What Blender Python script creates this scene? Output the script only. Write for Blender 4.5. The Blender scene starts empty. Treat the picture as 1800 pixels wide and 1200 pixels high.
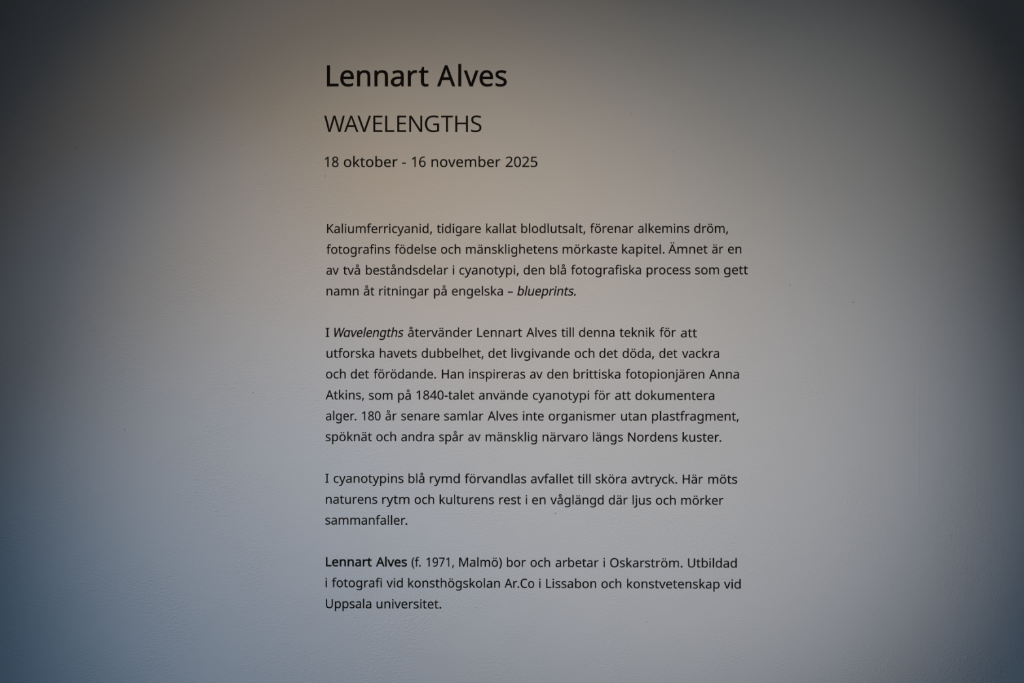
import bpy, bmesh, math, random
from mathutils import Vector
from mathutils.geometry import delaunay_2d_cdt

S = bpy.context.scene
COL = S.collection

# ------------------------------------------------------------------ frame of reference
# The wall is the plane y = 0 and faces -y. One metre of wall is 720 px of the 1800 x 1200
# frame and the camera looks straight at it from 1.806 m away, at eye height 1.55 m.
PPM = 720.0
EYE = 1.55


def wx(px):
    return (px - 900.0) / PPM


def wz(py):
    return EYE + (600.0 - py) / PPM


# ------------------------------------------------------------------ camera, light, exposure
cam = bpy.data.objects.new('camera', bpy.data.cameras.new('camera'))
COL.objects.link(cam)
cam.data.lens = 26.0
cam.data.sensor_width = 36.0
cam.location = (0.0, -1300.0 / PPM, EYE)
cam.rotation_euler = (math.radians(90), 0, 0)
S.camera = cam

S.view_settings.view_transform = 'Standard'
S.view_settings.look = 'None'
S.view_settings.exposure = 0.0
S.view_settings.gamma = 1.0
S.view_settings.use_curve_mapping = False
S.cycles.filter_width = 1.1

world = bpy.data.worlds.new('dim_room')
S.world = world
world.use_nodes = True
world.node_tree.nodes['Background'].inputs[0].default_value = (0.5, 0.55, 0.62, 1)
world.node_tree.nodes['Background'].inputs[1].default_value = 0.0


def spot(name, loc, aim, cone, rgb):
    """A soft-edged spotlight: rgb is its colour times its power in watts."""
    p = max(rgb)
    d = bpy.data.lights.new(name, 'SPOT')
    d.energy = p
    d.color = [c / p for c in rgb]
    d.spot_size = math.radians(cone)
    d.spot_blend = 1.0
    d.shadow_soft_size = 0.03
    o = bpy.data.objects.new(name, d)
    COL.objects.link(o)
    o.location = loc
    o.rotation_euler = (Vector(aim) - Vector(loc)).to_track_quat('-Z', 'Y').to_euler()
    return o


# unseen added spots, fitted to give the wall its warm top and cool bottom;
# their soft edges stand in for lens vignetting in the corners
W = 50.6
spot('fitted_spot_top', (-0.558, -1.205, 3.050), (-0.837, 0, 1.128), 43.5, (0.000 * W, 0.113 * W, 0.260 * W))
spot('fitted_spot_top', (1.929, -1.691, 3.050), (0.278, 0, 1.591), 42.3, (0.640 * W, 0.629 * W, 0.595 * W))
spot('fitted_spot_top', (-1.066, -2.514, 3.050), (-0.087, 0, 1.154), 42.0, (1.693 * W, 1.268 * W, 0.850 * W))
spot('fitted_spot_side', (1.193, -2.400, 0.900), (0.444, 0, 1.345), 45.5, (0.930 * W, 0.902 * W, 0.906 * W))
spot('fitted_spot_side', (-3.159, -2.400, 2.200), (0.736, 0, 0.113), 44.1, (0.890 * W, 2.336 * W, 4.159 * W))
spot('fitted_spot_side', (-2.241, -2.400, 1.052), (0.204, 0, 1.957), 60.7, (0.521 * W, 0.596 * W, 0.700 * W))
spot('fitted_spot_top', (-0.498, -1.694, 3.050), (-0.227, 0, 1.530), 63.6, (0.547 * W, 0.425 * W, 0.285 * W))


# ------------------------------------------------------------------ materials


def material(name, colour, rough, spec):
    m = bpy.data.materials.new(name)
    m.use_nodes = True
    b = m.node_tree.nodes['Principled BSDF']
    b.inputs['Base Color'].default_value = (*colour, 1)
    b.inputs['Roughness'].default_value = rough
    b.inputs['Specular IOR Level'].default_value = spec
    return m, m.node_tree, b


def plaster():
    """Off-white rolled and brushed wall paint: fine grain, brush drag, slow unevenness."""
    m, t, b = material('wall_paint', (0.78, 0.78, 0.78), 0.85, 0.15)
    N, L = t.nodes, t.links
    tc = N.new('ShaderNodeTexCoord')

    def noise(scale, stretch, rot, detail, rough=0.55):
        mp = N.new('ShaderNodeMapping')
        mp.inputs['Scale'].default_value = stretch
        mp.inputs['Rotation'].default_value = (0, math.radians(rot), 0)
        L.new(tc.outputs['Object'], mp.inputs['Vector'])
        n = N.new('ShaderNodeTexNoise')
        n.inputs['Scale'].default_value = scale
        n.inputs['Detail'].default_value = detail
        n.inputs['Roughness'].default_value = rough
        L.new(mp.outputs[0], n.inputs['Vector'])
        return n.outputs[0]

    grain = noise(170, (1, 1, 1), 0, 3.0)
    drag = noise(90, (1, 1, 3.2), 38, 3.0)
    level = noise(60, (1, 1, 5.0), 0, 3.0)
    patch = noise(5.0, (1, 1, 1), 0, 2.0)

    def math_node(op, a, c):
        n = N.new('ShaderNodeMath')
        n.operation = op
        for i, v in enumerate((a, c)):
            if isinstance(v, (int, float)):
                n.inputs[i].default_value = v
            else:
                L.new(v, n.inputs[i])
        return n.outputs[0]

    # the brushed relief is stronger in some patches than in others
    ramp = N.new('ShaderNodeMapRange')
    ramp.inputs['From Min'].default_value = 0.40
    ramp.inputs['From Max'].default_value = 0.65
    ramp.inputs['To Min'].default_value = 0.25
    ramp.inputs['To Max'].default_value = 1.2
    L.new(patch, ramp.inputs['Value'])
    brushed = math_node('MULTIPLY', math_node('ADD', math_node('MULTIPLY', drag, 0.8), math_node('MULTIPLY', grain, 0.95)), ramp.outputs[0])
    h = math_node('ADD', brushed, math_node('MULTIPLY', level, 0.16))
    bump = N.new('ShaderNodeBump')
    bump.inputs['Strength'].default_value = 1.0
    bump.inputs['Distance'].default_value = BUMP
    L.new(h, bump.inputs['Height'])
    L.new(bump.outputs[0], b.inputs['Normal'])
    return m


BUMP = 0.0010
PAINT = plaster()
VINYL, _, _ = material('black_vinyl', (0.0045, 0.004, 0.004), 0.7, 0.12)
NICK, _, _ = material('bare_plaster_nick', (0.40, 0.40, 0.40), 0.9, 0.1)
FLOOR, _ft, _fb = material('grey_floor', (0.11, 0.105, 0.10), 0.6, 0.2)
_fn = _ft.nodes.new('ShaderNodeTexNoise')
_fn.inputs['Scale'].default_value = 9
_fr = _ft.nodes.new('ShaderNodeMixRGB')
_fr.inputs[1].default_value = (0.10, 0.095, 0.09, 1)
_fr.inputs[2].default_value = (0.125, 0.12, 0.115, 1)
_ft.links.new(_fn.outputs[0], _fr.inputs[0])
_ft.links.new(_fr.outputs[0], _fb.inputs['Base Color'])
TRIM, _, _ = material('trim_paint', (0.7, 0.7, 0.69), 0.5, 0.3)
CEIL, _, _ = material('ceiling_paint', (0.35, 0.35, 0.35), 0.9, 0.1)

# ------------------------------------------------------------------ helpers


def link_mesh(name, bm, mat, parent=None):
    me = bpy.data.meshes.new(name)
    bm.to_mesh(me)
    bm.free()
    me.materials.append(mat)
    o = bpy.data.objects.new(name, me)
    COL.objects.link(o)
    o.parent = parent
    return o


def box(bm, a, c):
    vs = [bm.verts.new((x, y, z)) for x in (a[0], c[0]) for y in (a[1], c[1]) for z in (a[2], c[2])]
    for f in ((0, 1, 3, 2), (4, 6, 7, 5), (0, 4, 5, 1), (2, 3, 7, 6), (0, 2, 6, 4), (1, 5, 7, 3)):
        bm.faces.new([vs[i] for i in f])
    bmesh.ops.recalc_face_normals(bm, faces=bm.faces)


def structure(name, a, c, mat):
    bm = bmesh.new()
    box(bm, a, c)
    o = link_mesh(name, bm, mat)
    o['kind'] = 'structure'
    return o


# ------------------------------------------------------------------ the room
wall = structure('wall_back', (-3.4, 0.0, 0.0), (3.4, 0.15, 3.2), PAINT)
structure('floor', (-3.4, -4.6, -0.1), (3.4, 0.15, 0.0), FLOOR)
structure('ceiling', (-3.4, -4.6, 3.2), (3.4, 0.15, 3.3), CEIL)
structure('baseboard_back', (-3.4, -0.016, 0.0), (3.4, 0.0, 0.09), TRIM)


# ------------------------------------------------------------------ marks in the wall paint
def lump(px, py, w, h, tall, rot=0.0, mat=None, name='paint_lump'):
    """A low flattened dome of paint (or a shallow chip) w x h px across, tall mm thick."""
    bm = bmesh.new()
    rnd = random.Random(int(px * 7 + py * 13))
    n, rings = 16, 6
    wob = [1 + rnd.uniform(-.18, .18) for _ in range(n)]
    rows = []
    for r in range(rings):
        k = 1 - r / rings
        y = 0.00002 - tall / 1000 * (0.5 + 0.5 * math.cos(math.pi * k))
        row = []
        for i in range(n):
            a = 2 * math.pi * i / n
            u, v = k * wob[i] * w / 2 * math.cos(a), k * wob[i] * h / 2 * math.sin(a)
            x, z = u * math.cos(rot) - v * math.sin(rot), u * math.sin(rot) + v * math.cos(rot)
            row.append(bm.verts.new((x / PPM, y, z / PPM)))
        rows.append(row)
    top = bm.verts.new((0, -tall / 1000, 0))
    for r in range(rings - 1):
        for i in range(n):
            bm.faces.new((rows[r][i], rows[r][(i + 1) % n], rows[r + 1][(i + 1) % n], rows[r + 1][i]))
    for i in range(n):
        bm.faces.new((rows[-1][i], rows[-1][(i + 1) % n], top))
    bmesh.ops.recalc_face_normals(bm, faces=bm.faces)
    for f in bm.faces:
        f.smooth = True
    o = link_mesh(name, bm, mat or PAINT, wall)
    o.location = (wx(px), 0.0, wz(py))
    return o


def ridge(pts, width, tall, name):
    """A thin raised paint line along pts (px), width px wide and tall mm high, fading at both ends."""
    bm = bmesh.new()
    rnd = random.Random(int(sum(p[0] for p in pts)))
    fine = []
    for (x0, y0), (x1, y1) in zip(pts, pts[1:]):
        n = max(2, int(math.hypot(x1 - x0, y1 - y0) / 6))
        fine += [(x0 + (x1 - x0) * i / n, y0 + (y1 - y0) * i / n) for i in range(n)]
    fine.append(pts[-1])
    d = (fine[-1][0] - fine[0][0], fine[-1][1] - fine[0][1])
    q = math.hypot(*d)
    nx, ny = -d[1] / q, d[0] / q
    rows = []
    for i, (x, y) in enumerate(fine):
        t = i / (len(fine) - 1)
        env = min(1, 6 * t + .02, 6 * (1 - t) + .02) * rnd.uniform(.45, 1.1)
        j = rnd.uniform(-.35, .35)
        row = []
        for s, hgt in ((-.5, 0), (-.15, .8), (.15, .8), (.5, 0)):
            row.append(bm.verts.new((wx(x + nx * (s * width + j)), -hgt * env * tall / 1000, wz(y + ny * (s * width + j)))))
        rows.append(row)
    for a, c in zip(rows, rows[1:]):
        for k in range(3):
            bm.faces.new((a[k], a[k + 1], c[k + 1], c[k]))
        bm.faces.new((a[0], c[0], c[3], a[3]))
    bm.faces.new(rows[0])
    bm.faces.new(rows[-1])
    bmesh.ops.recalc_face_normals(bm, faces=bm.faces)
    return link_mesh(name, bm, PAINT, wall)


# joints of the boards under the paint
ridge([(1614, 505), (1616, 600), (1615, 720), (1614, 900)], 3.4, 0.55, 'board_joint')
ridge([(345, 600), (343.5, 720), (343, 900)], 3.0, 0.22, 'board_joint')
ridge([(556, 896), (640, 899), (740, 901), (860, 902), (978, 902.5)], 2.6, 0.22, 'board_joint')
ridge([(1100, 906), (1165, 905.5), (1200, 903), (1290, 903), (1390, 905)], 2.6, 0.26, 'board_joint')
# a scratch under the date, a short drag beside the last paragraph
lump(571.5, 309.5, 1.7, 7, 0.12, 0.05, NICK, 'scratch')
lump(1277, 1009.5, 13, 1.6, 0.2, 0.0, None, 'paint_drip')
for px, py, s in ((132, 260, 2.6), (65, 31, 2.2), (219, 755.5, 2.6), (444.5, 690, 2.6), (397, 675.5, 1.6),
                  (150, 834, 1.8), (363, 748, 1.8), (426, 254.5, 2), (1388.5, 501, 2.6), (1500, 531, 3.2),
                  (1672, 941.5, 1.8), (1662, 961, 1.8), (1136.5, 1093, 2.6), (837, 1067, 1.6), (1185, 265, 1.8),
                  (1108.5, 200.5, 2.2), (1306, 160, 2), (436.5, 128.5, 1.6), (976.5, 902.3, 3.2)):
    lump(px, py, s * 1.25, s, 0.12, 0.4, NICK, 'nick')
for px, py, w_, h_, t_, r_ in ((1329, 933, 8, 6, .5, .5), (1358, 932, 7, 6, .45, .2), (1426, 936, 6, 4, .4, .4),
                               (1404, 994, 4, 3, .5, 0), (1420, 1003.5, 6, 5, .5, .4), (1322, 1003, 11, 8, .4, .6),
                               (1371, 1060, 5, 4, .45, .5), (932, 1136, 10, 5, .4, -.2), (1022, 1137.5, 6, 5, .4, 0),
                               (922, 1187, 7, 5, .4, .3), (1020, 1190.5, 10, 4, .35, 0), (620.5, 1083.5, 4, 5, .5, 0),
                               (1369, 433.5, 4, 6, .4, -.4), (453, 276.5, 7, 3, .3, .6), (1426.5, 435, 4, 3, .3, 0),
                               (985, 158, 8, 5, .3, .5), (1317, 441, 3, 8, .3, -.3), (1150, 1000, 6, 4, .3, .3),
                               (387.5, 715.5, 9, 3, .4, 0), (1326, 935, 4, 4, .5, 0), (923, 602, 4, 6, .35, -.6),
                               (1000, 178, 3, 3, .35, 0), (700, 1035, 5, 3, .3, 0), (668, 178, 6, 4, .25, .4)):
    lump(px, py, w_, h_, t_, r_)


# ------------------------------------------------------------------ the lettering
# Outlines of the letters, in thousandths of the em: letter -> [advance, [outline, ...]]
GLYPHS = {
    '(': [300,[[[40,274],[41,315],[44,355],[49,395],[56,434],[64,473],[75,510],[89,547],[104,583],[122,618],[141,651],[163,683],[187,714],[270,714],[237,666],[209,615],[184,562],[164,507],[149,450],[138,392],[131,334],[129,275],[130,237],[133,198],[138,160],[145,122],[154,84],[165,47],[177,11],[192,-24],[208,-59],[227,-93],[247,-126],[269,-158],[187,-158],[163,-128],[141,-96],[122,-64],[104,-29],[89,6],[75,42],[64,79],[56,117],[49,156],[44,195],[41,234]]]],
    ')': [300,[[[260,274],[259,234],[256,195],[251,156],[244,117],[236,79],[225,42],[212,6],[196,-29],[179,-64],[159,-96],[137,-128],[113,-158],[31,-158],[53,-126],[73,-93],[92,-59],[108,-24],[123,11],[135,47],[146,84],[155,122],[162,160],[167,198],[170,237],[171,275],[170,314],[167,353],[162,392],[155,431],[146,469],[135,507],[123,544],[108,580],[91,615],[73,649],[52,682],[30,714],[113,714],[137,683],[159,651],[179,618],[196,583],[212,547],[225,510],[236,473],[244,434],[251,395],[256,355],[259,315]]]],
    ',': [268,[[[192,105],[187,87],[182,68],[176,49],[169,29],[138,-52],[130,-72],[122,-92],[114,-111],[106,-129],[41,-129],[46,-110],[51,-90],[56,-69],[60,-48],[78,38],[82,59],[85,79],[88,98],[91,116],[185,116]]]],
    '-': [322,[[[40,229],[40,307],[282,307],[282,229]]]],
    '.': [268,[[[72,54],[73,71],[76,85],[82,97],[90,106],[110,117],[133,121],[157,117],[177,106],[186,97],[191,85],[195,71],[196,54],[195,37],[191,23],[186,11],[177,2],[157,-10],[133,-14],[110,-10],[90,2],[82,11],[76,23],[73,37]]]],
    '0': [572,[[[523,358],[522,316],[520,276],[516,238],[510,203],[503,170],[493,140],[482,113],[468,87],[453,65],[436,46],[416,29],[394,15],[371,4],[344,-4],[316,-8],[285,-10],[247,-7],[212,1],[180,15],[152,34],[128,58],[107,88],[89,122],[74,160],[63,204],[55,251],[51,303],[49,358],[50,414],[55,465],[62,513],[72,556],[86,595],[103,628],[124,657],[148,682],[176,701],[208,714],[245,722],[285,725],[323,722],[358,714],[390,701],[418,682],[443,657],[464,628],[482,595],[497,556],[508,513],[516,465],[521,414]],[[137,358],[138,311],[141,268],[145,230],[151,195],[160,165],[171,138],[183,116],[198,97],[216,83],[236,73],[259,67],[285,65],[311,67],[334,73],[354,83],[371,97],[387,115],[400,137],[410,164],[419,194],[426,229],[430,268],[433,311],[434,358],[433,405],[430,448],[426,486],[419,520],[410,551],[400,577],[387,599],[371,617],[354,632],[334,642],[311,648],[285,650],[259,648],[236,642],[216,632],[198,617],[183,599],[170,577],[160,551],[151,520],[145,486],[141,448],[138,405]]]],
    '1': [572,[[[355,0],[269,0],[269,499],[269,526],[269,548],[271,585],[273,622],[258,607],[244,595],[229,582],[211,567],[135,505],[89,564],[282,714],[355,714]]]],
    '2': [572,[[[520,0],[48,0],[48,73],[235,262],[261,288],[285,313],[306,336],[326,358],[343,379],[358,400],[371,420],[382,440],[390,461],[396,483],[400,505],[401,529],[399,557],[392,581],[381,601],[366,618],[347,632],[326,641],[302,647],[275,649],[250,648],[226,644],[204,639],[183,631],[164,621],[144,609],[123,596],[103,581],[56,640],[70,652],[85,663],[101,673],[117,683],[135,692],[152,700],[171,707],[190,713],[211,718],[231,721],[253,723],[275,724],[307,723],[337,718],[365,711],[390,701],[413,688],[433,673],[450,656],[464,635],[476,613],[484,589],[489,562],[491,534],[490,506],[485,480],[478,454],[468,429],[455,405],[440,380],[423,356],[404,333],[383,308],[359,283],[335,258],[308,231],[159,84],[159,80],[520,80]]]],
    '4': [572,[[[552,162],[448,162],[448,0],[363,0],[363,162],[21,162],[21,237],[357,718],[448,718],[448,241],[552,241]],[[363,466],[363,491],[363,513],[365,554],[366,590],[368,624],[364,624],[355,604],[344,583],[332,563],[321,546],[107,241],[363,241]]]],
    '5': [572,[[[275,438],[310,436],[343,432],[374,424],[402,413],[427,399],[450,383],[469,363],[485,341],[498,317],[508,290],[513,260],[515,228],[513,192],[507,159],[497,129],[483,100],[465,75],[444,53],[420,34],[391,18],[360,6],[326,-3],[288,-8],[248,-10],[221,-9],[195,-8],[169,-4],[144,0],[121,6],[100,12],[80,20],[63,29],[63,112],[82,102],[103,92],[126,84],[150,77],[176,72],[201,68],[225,66],[249,65],[275,66],[299,69],[321,74],[341,81],[360,91],[377,103],[391,116],[403,132],[413,151],[419,171],[424,194],[425,219],[422,252],[414,281],[401,306],[382,326],[357,343],[326,355],[289,362],[246,364],[231,364],[216,363],[199,361],[182,359],[165,356],[149,354],[136,351],[124,349],[80,377],[107,714],[465,714],[465,634],[182,634],[165,427],[185,430],[211,434],[226,436],[241,437],[258,438]]]],
    '6': [572,[[[55,305],[56,336],[57,366],[60,397],[63,427],[69,457],[75,485],[83,513],[93,540],[104,566],[118,591],[133,614],[151,635],[171,655],[193,672],[217,688],[244,700],[274,711],[307,718],[343,723],[382,724],[404,723],[428,722],[452,719],[470,715],[470,640],[451,645],[429,649],[384,652],[351,651],[321,646],[293,639],[269,629],[247,616],[228,602],[211,585],[196,566],[184,545],[174,523],[165,499],[158,474],[153,448],[148,420],[145,392],[143,363],[149,363],[157,375],[166,386],[176,396],[187,406],[199,415],[212,423],[227,430],[242,436],[259,441],[278,444],[297,446],[318,447],[348,445],[376,441],[402,433],[426,421],[448,407],[468,390],[485,370],[499,347],[510,322],[519,294],[523,263],[525,230],[523,194],[518,161],[509,130],[497,102],[482,77],[463,54],[442,35],[418,19],[392,6],[363,-3],[332,-8],[298,-10],[273,-9],[249,-5],[225,1],[203,9],[182,20],[162,33],[143,49],[125,67],[110,88],[96,111],[84,137],[73,165],[65,197],[60,230],[56,266]],[[297,64],[327,67],[354,74],[378,87],[399,104],[416,128],[428,156],[436,190],[438,230],[436,262],[429,291],[419,316],[403,338],[384,355],[360,368],[332,375],[300,378],[277,377],[256,373],[236,367],[218,358],[201,348],[187,336],[174,323],[163,309],[155,294],[149,278],[145,263],[144,247],[145,231],[146,214],[149,198],[153,182],[159,166],[166,151],[173,137],[182,123],[193,110],[204,99],[217,89],[230,80],[245,73],[261,68],[279,65]]]],
    '7': [572,[[[136,0],[429,634],[44,634],[44,714],[523,714],[523,646],[233,0]]]],
    '8': [572,[[[285,724],[316,723],[344,719],[371,713],[396,704],[419,694],[439,680],[456,665],[471,647],[484,627],[492,604],[497,580],[499,553],[498,532],[494,513],[489,495],[480,478],[470,462],[459,448],[446,434],[431,421],[415,410],[398,398],[381,388],[363,378],[384,367],[405,356],[424,343],[443,330],[460,317],[475,302],[489,286],[500,269],[510,251],[517,230],[521,209],[522,185],[520,156],[515,129],[506,104],[493,81],[477,61],[458,43],[436,27],[411,14],[384,3],[354,-4],[322,-8],[288,-10],[251,-9],[217,-4],[186,3],[157,13],[132,26],[110,41],[92,58],[76,78],[64,101],[56,126],[51,153],[49,182],[50,206],[54,228],[61,248],[69,267],[81,284],[93,300],[108,315],[124,329],[141,341],[159,353],[178,363],[197,373],[180,383],[164,394],[148,406],[133,418],[120,432],[108,446],[97,461],[88,477],[81,494],[76,513],[73,533],[72,554],[74,580],[79,605],[88,627],[100,646],[115,664],[133,680],[153,693],[176,704],[201,713],[227,719],[255,723]],[[135,181],[137,156],[144,133],[156,113],[172,94],[193,79],[219,69],[250,62],[286,60],[320,62],[350,69],[376,79],[397,94],[414,113],[426,134],[434,158],[436,184],[435,201],[431,217],[426,232],[417,245],[407,258],[395,271],[381,282],[365,293],[348,303],[329,313],[308,322],[286,331],[270,337],[249,327],[229,317],[212,307],[196,296],[182,285],[170,272],[159,260],[150,246],[144,231],[139,216],[136,199]],[[284,653],[258,651],[234,646],[212,638],[193,626],[178,612],[167,594],[160,574],[158,550],[159,532],[162,516],[168,501],[175,488],[185,476],[196,465],[209,455],[223,445],[238,437],[254,428],[271,420],[289,412],[306,420],[322,428],[337,436],[351,445],[365,454],[376,465],[387,476],[395,488],[403,502],[408,517],[411,533],[412,550],[410,574],[403,594],[392,612],[377,626],[358,638],[336,646],[312,651]]]],
    '9': [572,[[[520,409],[519,379],[518,348],[515,318],[511,287],[506,258],[500,229],[492,201],[482,173],[470,147],[457,123],[441,100],[424,78],[404,59],[382,41],[357,26],[330,13],[300,3],[267,-4],[231,-9],[192,-10],[170,-9],[145,-7],[121,-4],[102,0],[102,75],[121,70],[144,65],[167,63],[190,62],[223,63],[254,68],[281,75],[305,85],[327,98],[346,112],[363,129],[378,147],[391,168],[401,190],[410,214],[417,239],[422,266],[426,293],[429,321],[431,350],[425,350],[417,339],[408,328],[398,318],[387,308],[375,299],[362,291],[347,284],[331,278],[315,273],[296,270],[276,268],[255,267],[225,269],[198,273],[172,281],[147,292],[126,307],[106,324],[90,343],[75,366],[64,391],[56,419],[52,450],[50,483],[52,519],[57,553],[66,584],[78,612],[94,637],[113,660],[134,679],[158,695],[185,708],[214,717],[245,722],[278,724],[303,723],[327,719],[351,713],[373,704],[394,694],[414,680],[433,664],[450,646],[466,625],[479,602],[491,576],[501,548],[510,517],[515,484],[519,448]],[[278,650],[248,647],[222,640],[198,627],[176,609],[159,586],[147,557],[139,523],[137,484],[139,451],[145,422],[156,397],[171,375],[190,358],[213,346],[241,338],[274,336],[297,337],[319,341],[339,347],[357,355],[374,366],[388,378],[401,391],[411,405],[420,420],[426,435],[430,451],[431,467],[430,483],[429,499],[426,515],[421,531],[416,547],[410,563],[402,577],[393,591],[383,604],[371,615],[359,625],[345,634],[330,641],[314,646],[296,649]]]],
    'A': [639,[[[545,0],[459,221],[176,221],[91,0],[0,0],[279,717],[360,717],[638,0]],[[352,517],[348,528],[342,546],[328,589],[323,609],[318,624],[307,583],[302,564],[296,546],[291,530],[287,517],[206,301],[432,301]]]],
    'C': [632,[[[403,645],[375,644],[349,640],[324,634],[300,625],[278,615],[258,601],[239,586],[222,568],[207,549],[194,527],[182,503],[173,477],[166,450],[160,421],[157,390],[156,357],[158,314],[163,275],[171,238],[183,204],[199,173],[218,146],[240,123],[265,104],[294,89],[327,78],[363,71],[402,69],[425,69],[448,71],[470,73],[491,77],[512,81],[532,86],[553,91],[573,97],[573,19],[553,12],[532,6],[512,1],[490,-3],[468,-6],[444,-8],[417,-10],[389,-10],[337,-7],[289,1],[246,15],[207,35],[173,60],[143,89],[118,124],[97,163],[82,206],[70,253],[63,304],[61,358],[62,398],[67,435],[74,472],[83,506],[96,538],[111,568],[129,596],[149,622],[173,645],[198,665],[226,683],[257,698],[290,709],[326,717],[364,722],[404,724],[431,723],[458,721],[484,718],[510,713],[535,707],[558,700],[580,691],[601,682],[565,606],[548,613],[530,620],[511,627],[491,633],[471,638],[449,642],[427,644]]]],
    'E': [556,[[[496,0],[97,0],[97,714],[496,714],[496,635],[187,635],[187,412],[478,412],[478,334],[187,334],[187,79],[496,79]]]],
    'G': [728,[[[407,377],[654,377],[654,27],[625,18],[596,10],[566,4],[537,-1],[506,-5],[474,-8],[439,-9],[403,-10],[350,-7],[301,1],[256,15],[216,34],[180,59],[149,88],[123,123],[100,161],[83,205],[71,252],[63,302],[61,357],[64,411],[72,461],[86,508],[105,551],[129,590],[159,624],[193,653],[231,678],[275,698],[323,713],[375,721],[431,724],[461,723],[489,721],[517,718],[544,713],[571,707],[596,700],[621,691],[644,682],[610,604],[590,612],[570,620],[548,627],[524,633],[501,638],[476,642],[451,644],[426,645],[385,643],[347,636],[312,625],[280,610],[251,591],[226,568],[205,541],[187,510],[173,477],[163,440],[157,400],[155,357],[157,316],[162,277],[170,240],[182,206],[198,176],[218,148],[241,125],[269,104],[301,89],[337,77],[378,70],[424,68],[447,68],[467,69],[487,71],[504,73],[520,76],[535,78],[550,82],[564,85],[564,297],[407,297]]]],
    'H': [741,[[[643,0],[553,0],[553,333],[187,333],[187,0],[97,0],[97,714],[187,714],[187,412],[553,412],[553,714],[643,714]]]],
    'I': [339,[[[298,0],[40,0],[40,52],[124,71],[124,642],[40,662],[40,714],[298,714],[298,662],[214,642],[214,71],[298,52]]]],
    'K': [619,[[[619,0],[513,0],[260,341],[187,277],[187,0],[97,0],[97,714],[187,714],[187,362],[248,430],[310,498],[503,714],[608,714],[325,403]]]],
    'L': [524,[[[97,0],[97,714],[187,714],[187,80],[499,80],[499,0]]]],
    'M': [907,[[[412,0],[177,626],[173,626],[174,615],[175,603],[176,590],[176,575],[177,559],[178,543],[178,525],[179,507],[180,433],[180,0],[97,0],[97,714],[230,714],[450,129],[454,129],[678,714],[810,714],[810,0],[721,0],[721,439],[722,508],[723,525],[723,542],[724,558],[725,573],[726,588],[727,602],[727,614],[728,625],[724,625],[486,0]]]],
    'N': [760,[[[663,0],[558,0],[176,593],[172,593],[173,581],[174,568],[175,554],[175,538],[176,522],[177,506],[178,489],[178,471],[180,399],[180,0],[97,0],[97,714],[201,714],[582,123],[586,123],[585,143],[583,171],[583,187],[582,204],[581,222],[580,241],[580,260],[579,277],[579,295],[579,311],[579,714],[663,714]]]],
    'O': [781,[[[720,358],[719,317],[715,279],[708,242],[699,207],[687,175],[673,145],[656,117],[636,91],[614,68],[590,48],[563,30],[533,16],[502,5],[467,-3],[430,-8],[391,-10],[350,-8],[312,-3],[277,5],[245,16],[215,31],[188,48],[164,69],[142,91],[123,117],[106,145],[92,175],[81,208],[72,243],[66,280],[62,318],[61,359],[63,412],[70,462],[81,508],[97,551],[117,590],[142,624],[172,654],[206,679],[246,699],[290,713],[338,722],[392,725],[443,722],[490,714],[533,699],[572,679],[606,654],[636,625],[662,590],[682,551],[699,508],[711,462],[718,412]],[[156,358],[158,315],[162,274],[170,237],[181,203],[195,172],[213,145],[234,122],[258,103],[286,88],[318,77],[353,70],[391,68],[430,70],[465,77],[496,88],[523,103],[548,122],[568,146],[586,172],[600,203],[611,237],[619,274],[623,315],[625,358],[621,422],[611,478],[593,528],[569,569],[537,603],[497,627],[448,641],[392,646],[353,644],[318,637],[287,627],[258,611],[234,592],[213,569],[195,543],[181,512],[170,479],[162,442],[158,401]]]],
    'S': [549,[[[502,191],[500,160],[494,132],[485,106],[471,82],[454,62],[433,43],[410,27],[382,14],[352,3],[320,-4],[285,-8],[247,-10],[227,-10],[208,-9],[189,-8],[171,-6],[153,-4],[136,-1],[119,2],[104,5],[89,9],[76,14],[63,19],[51,24],[51,110],[70,102],[91,95],[115,88],[140,81],[167,75],[195,71],[223,69],[251,68],[276,69],[300,71],[321,76],[340,82],[357,90],[371,99],[384,110],[394,122],[402,136],[408,150],[411,166],[412,183],[411,200],[408,215],[404,229],[397,242],[388,254],[377,265],[362,276],[345,286],[325,297],[302,307],[275,318],[244,330],[222,339],[201,348],[181,357],[163,366],[147,377],[132,387],[118,399],[106,411],[95,424],[86,438],[78,452],[71,468],[66,485],[63,502],[61,522],[60,542],[62,569],[67,595],[76,618],[89,639],[105,659],[124,675],[145,690],[169,702],[196,712],[225,718],[255,723],[288,724],[317,723],[345,721],[371,718],[396,713],[420,707],[443,700],[464,693],[485,684],[457,607],[438,615],[418,622],[398,628],[376,634],[355,639],[332,642],[309,644],[286,645],[264,644],[245,642],[227,638],[211,632],[197,625],[185,616],[174,607],[166,595],[159,583],[155,570],[152,556],[151,541],[152,524],[155,508],[159,494],[166,481],[175,469],[186,458],[199,448],[215,438],[233,428],[255,418],[279,408],[307,397],[337,385],[365,373],[391,361],[413,347],[434,334],[452,318],[467,302],[479,284],[489,264],[496,242],[501,218]]]],
    'T': [556,[[[323,0],[233,0],[233,635],[10,635],[10,714],[545,714],[545,635],[323,635]]]],
    'U': [731,[[[640,252],[638,216],[632,182],[623,149],[610,118],[593,90],[572,65],[547,43],[518,24],[486,9],[449,-1],[407,-8],[362,-10],[299,-5],[245,8],[198,31],[159,62],[129,102],[107,147],[94,197],[90,254],[90,714],[180,714],[180,251],[183,210],[192,174],[206,142],[226,116],[253,95],[285,80],[323,71],[367,68],[398,69],[426,74],[451,81],[472,91],[491,104],[508,119],[521,137],[532,156],[540,178],[546,201],[550,226],[551,252],[551,714],[640,714]]]],
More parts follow.
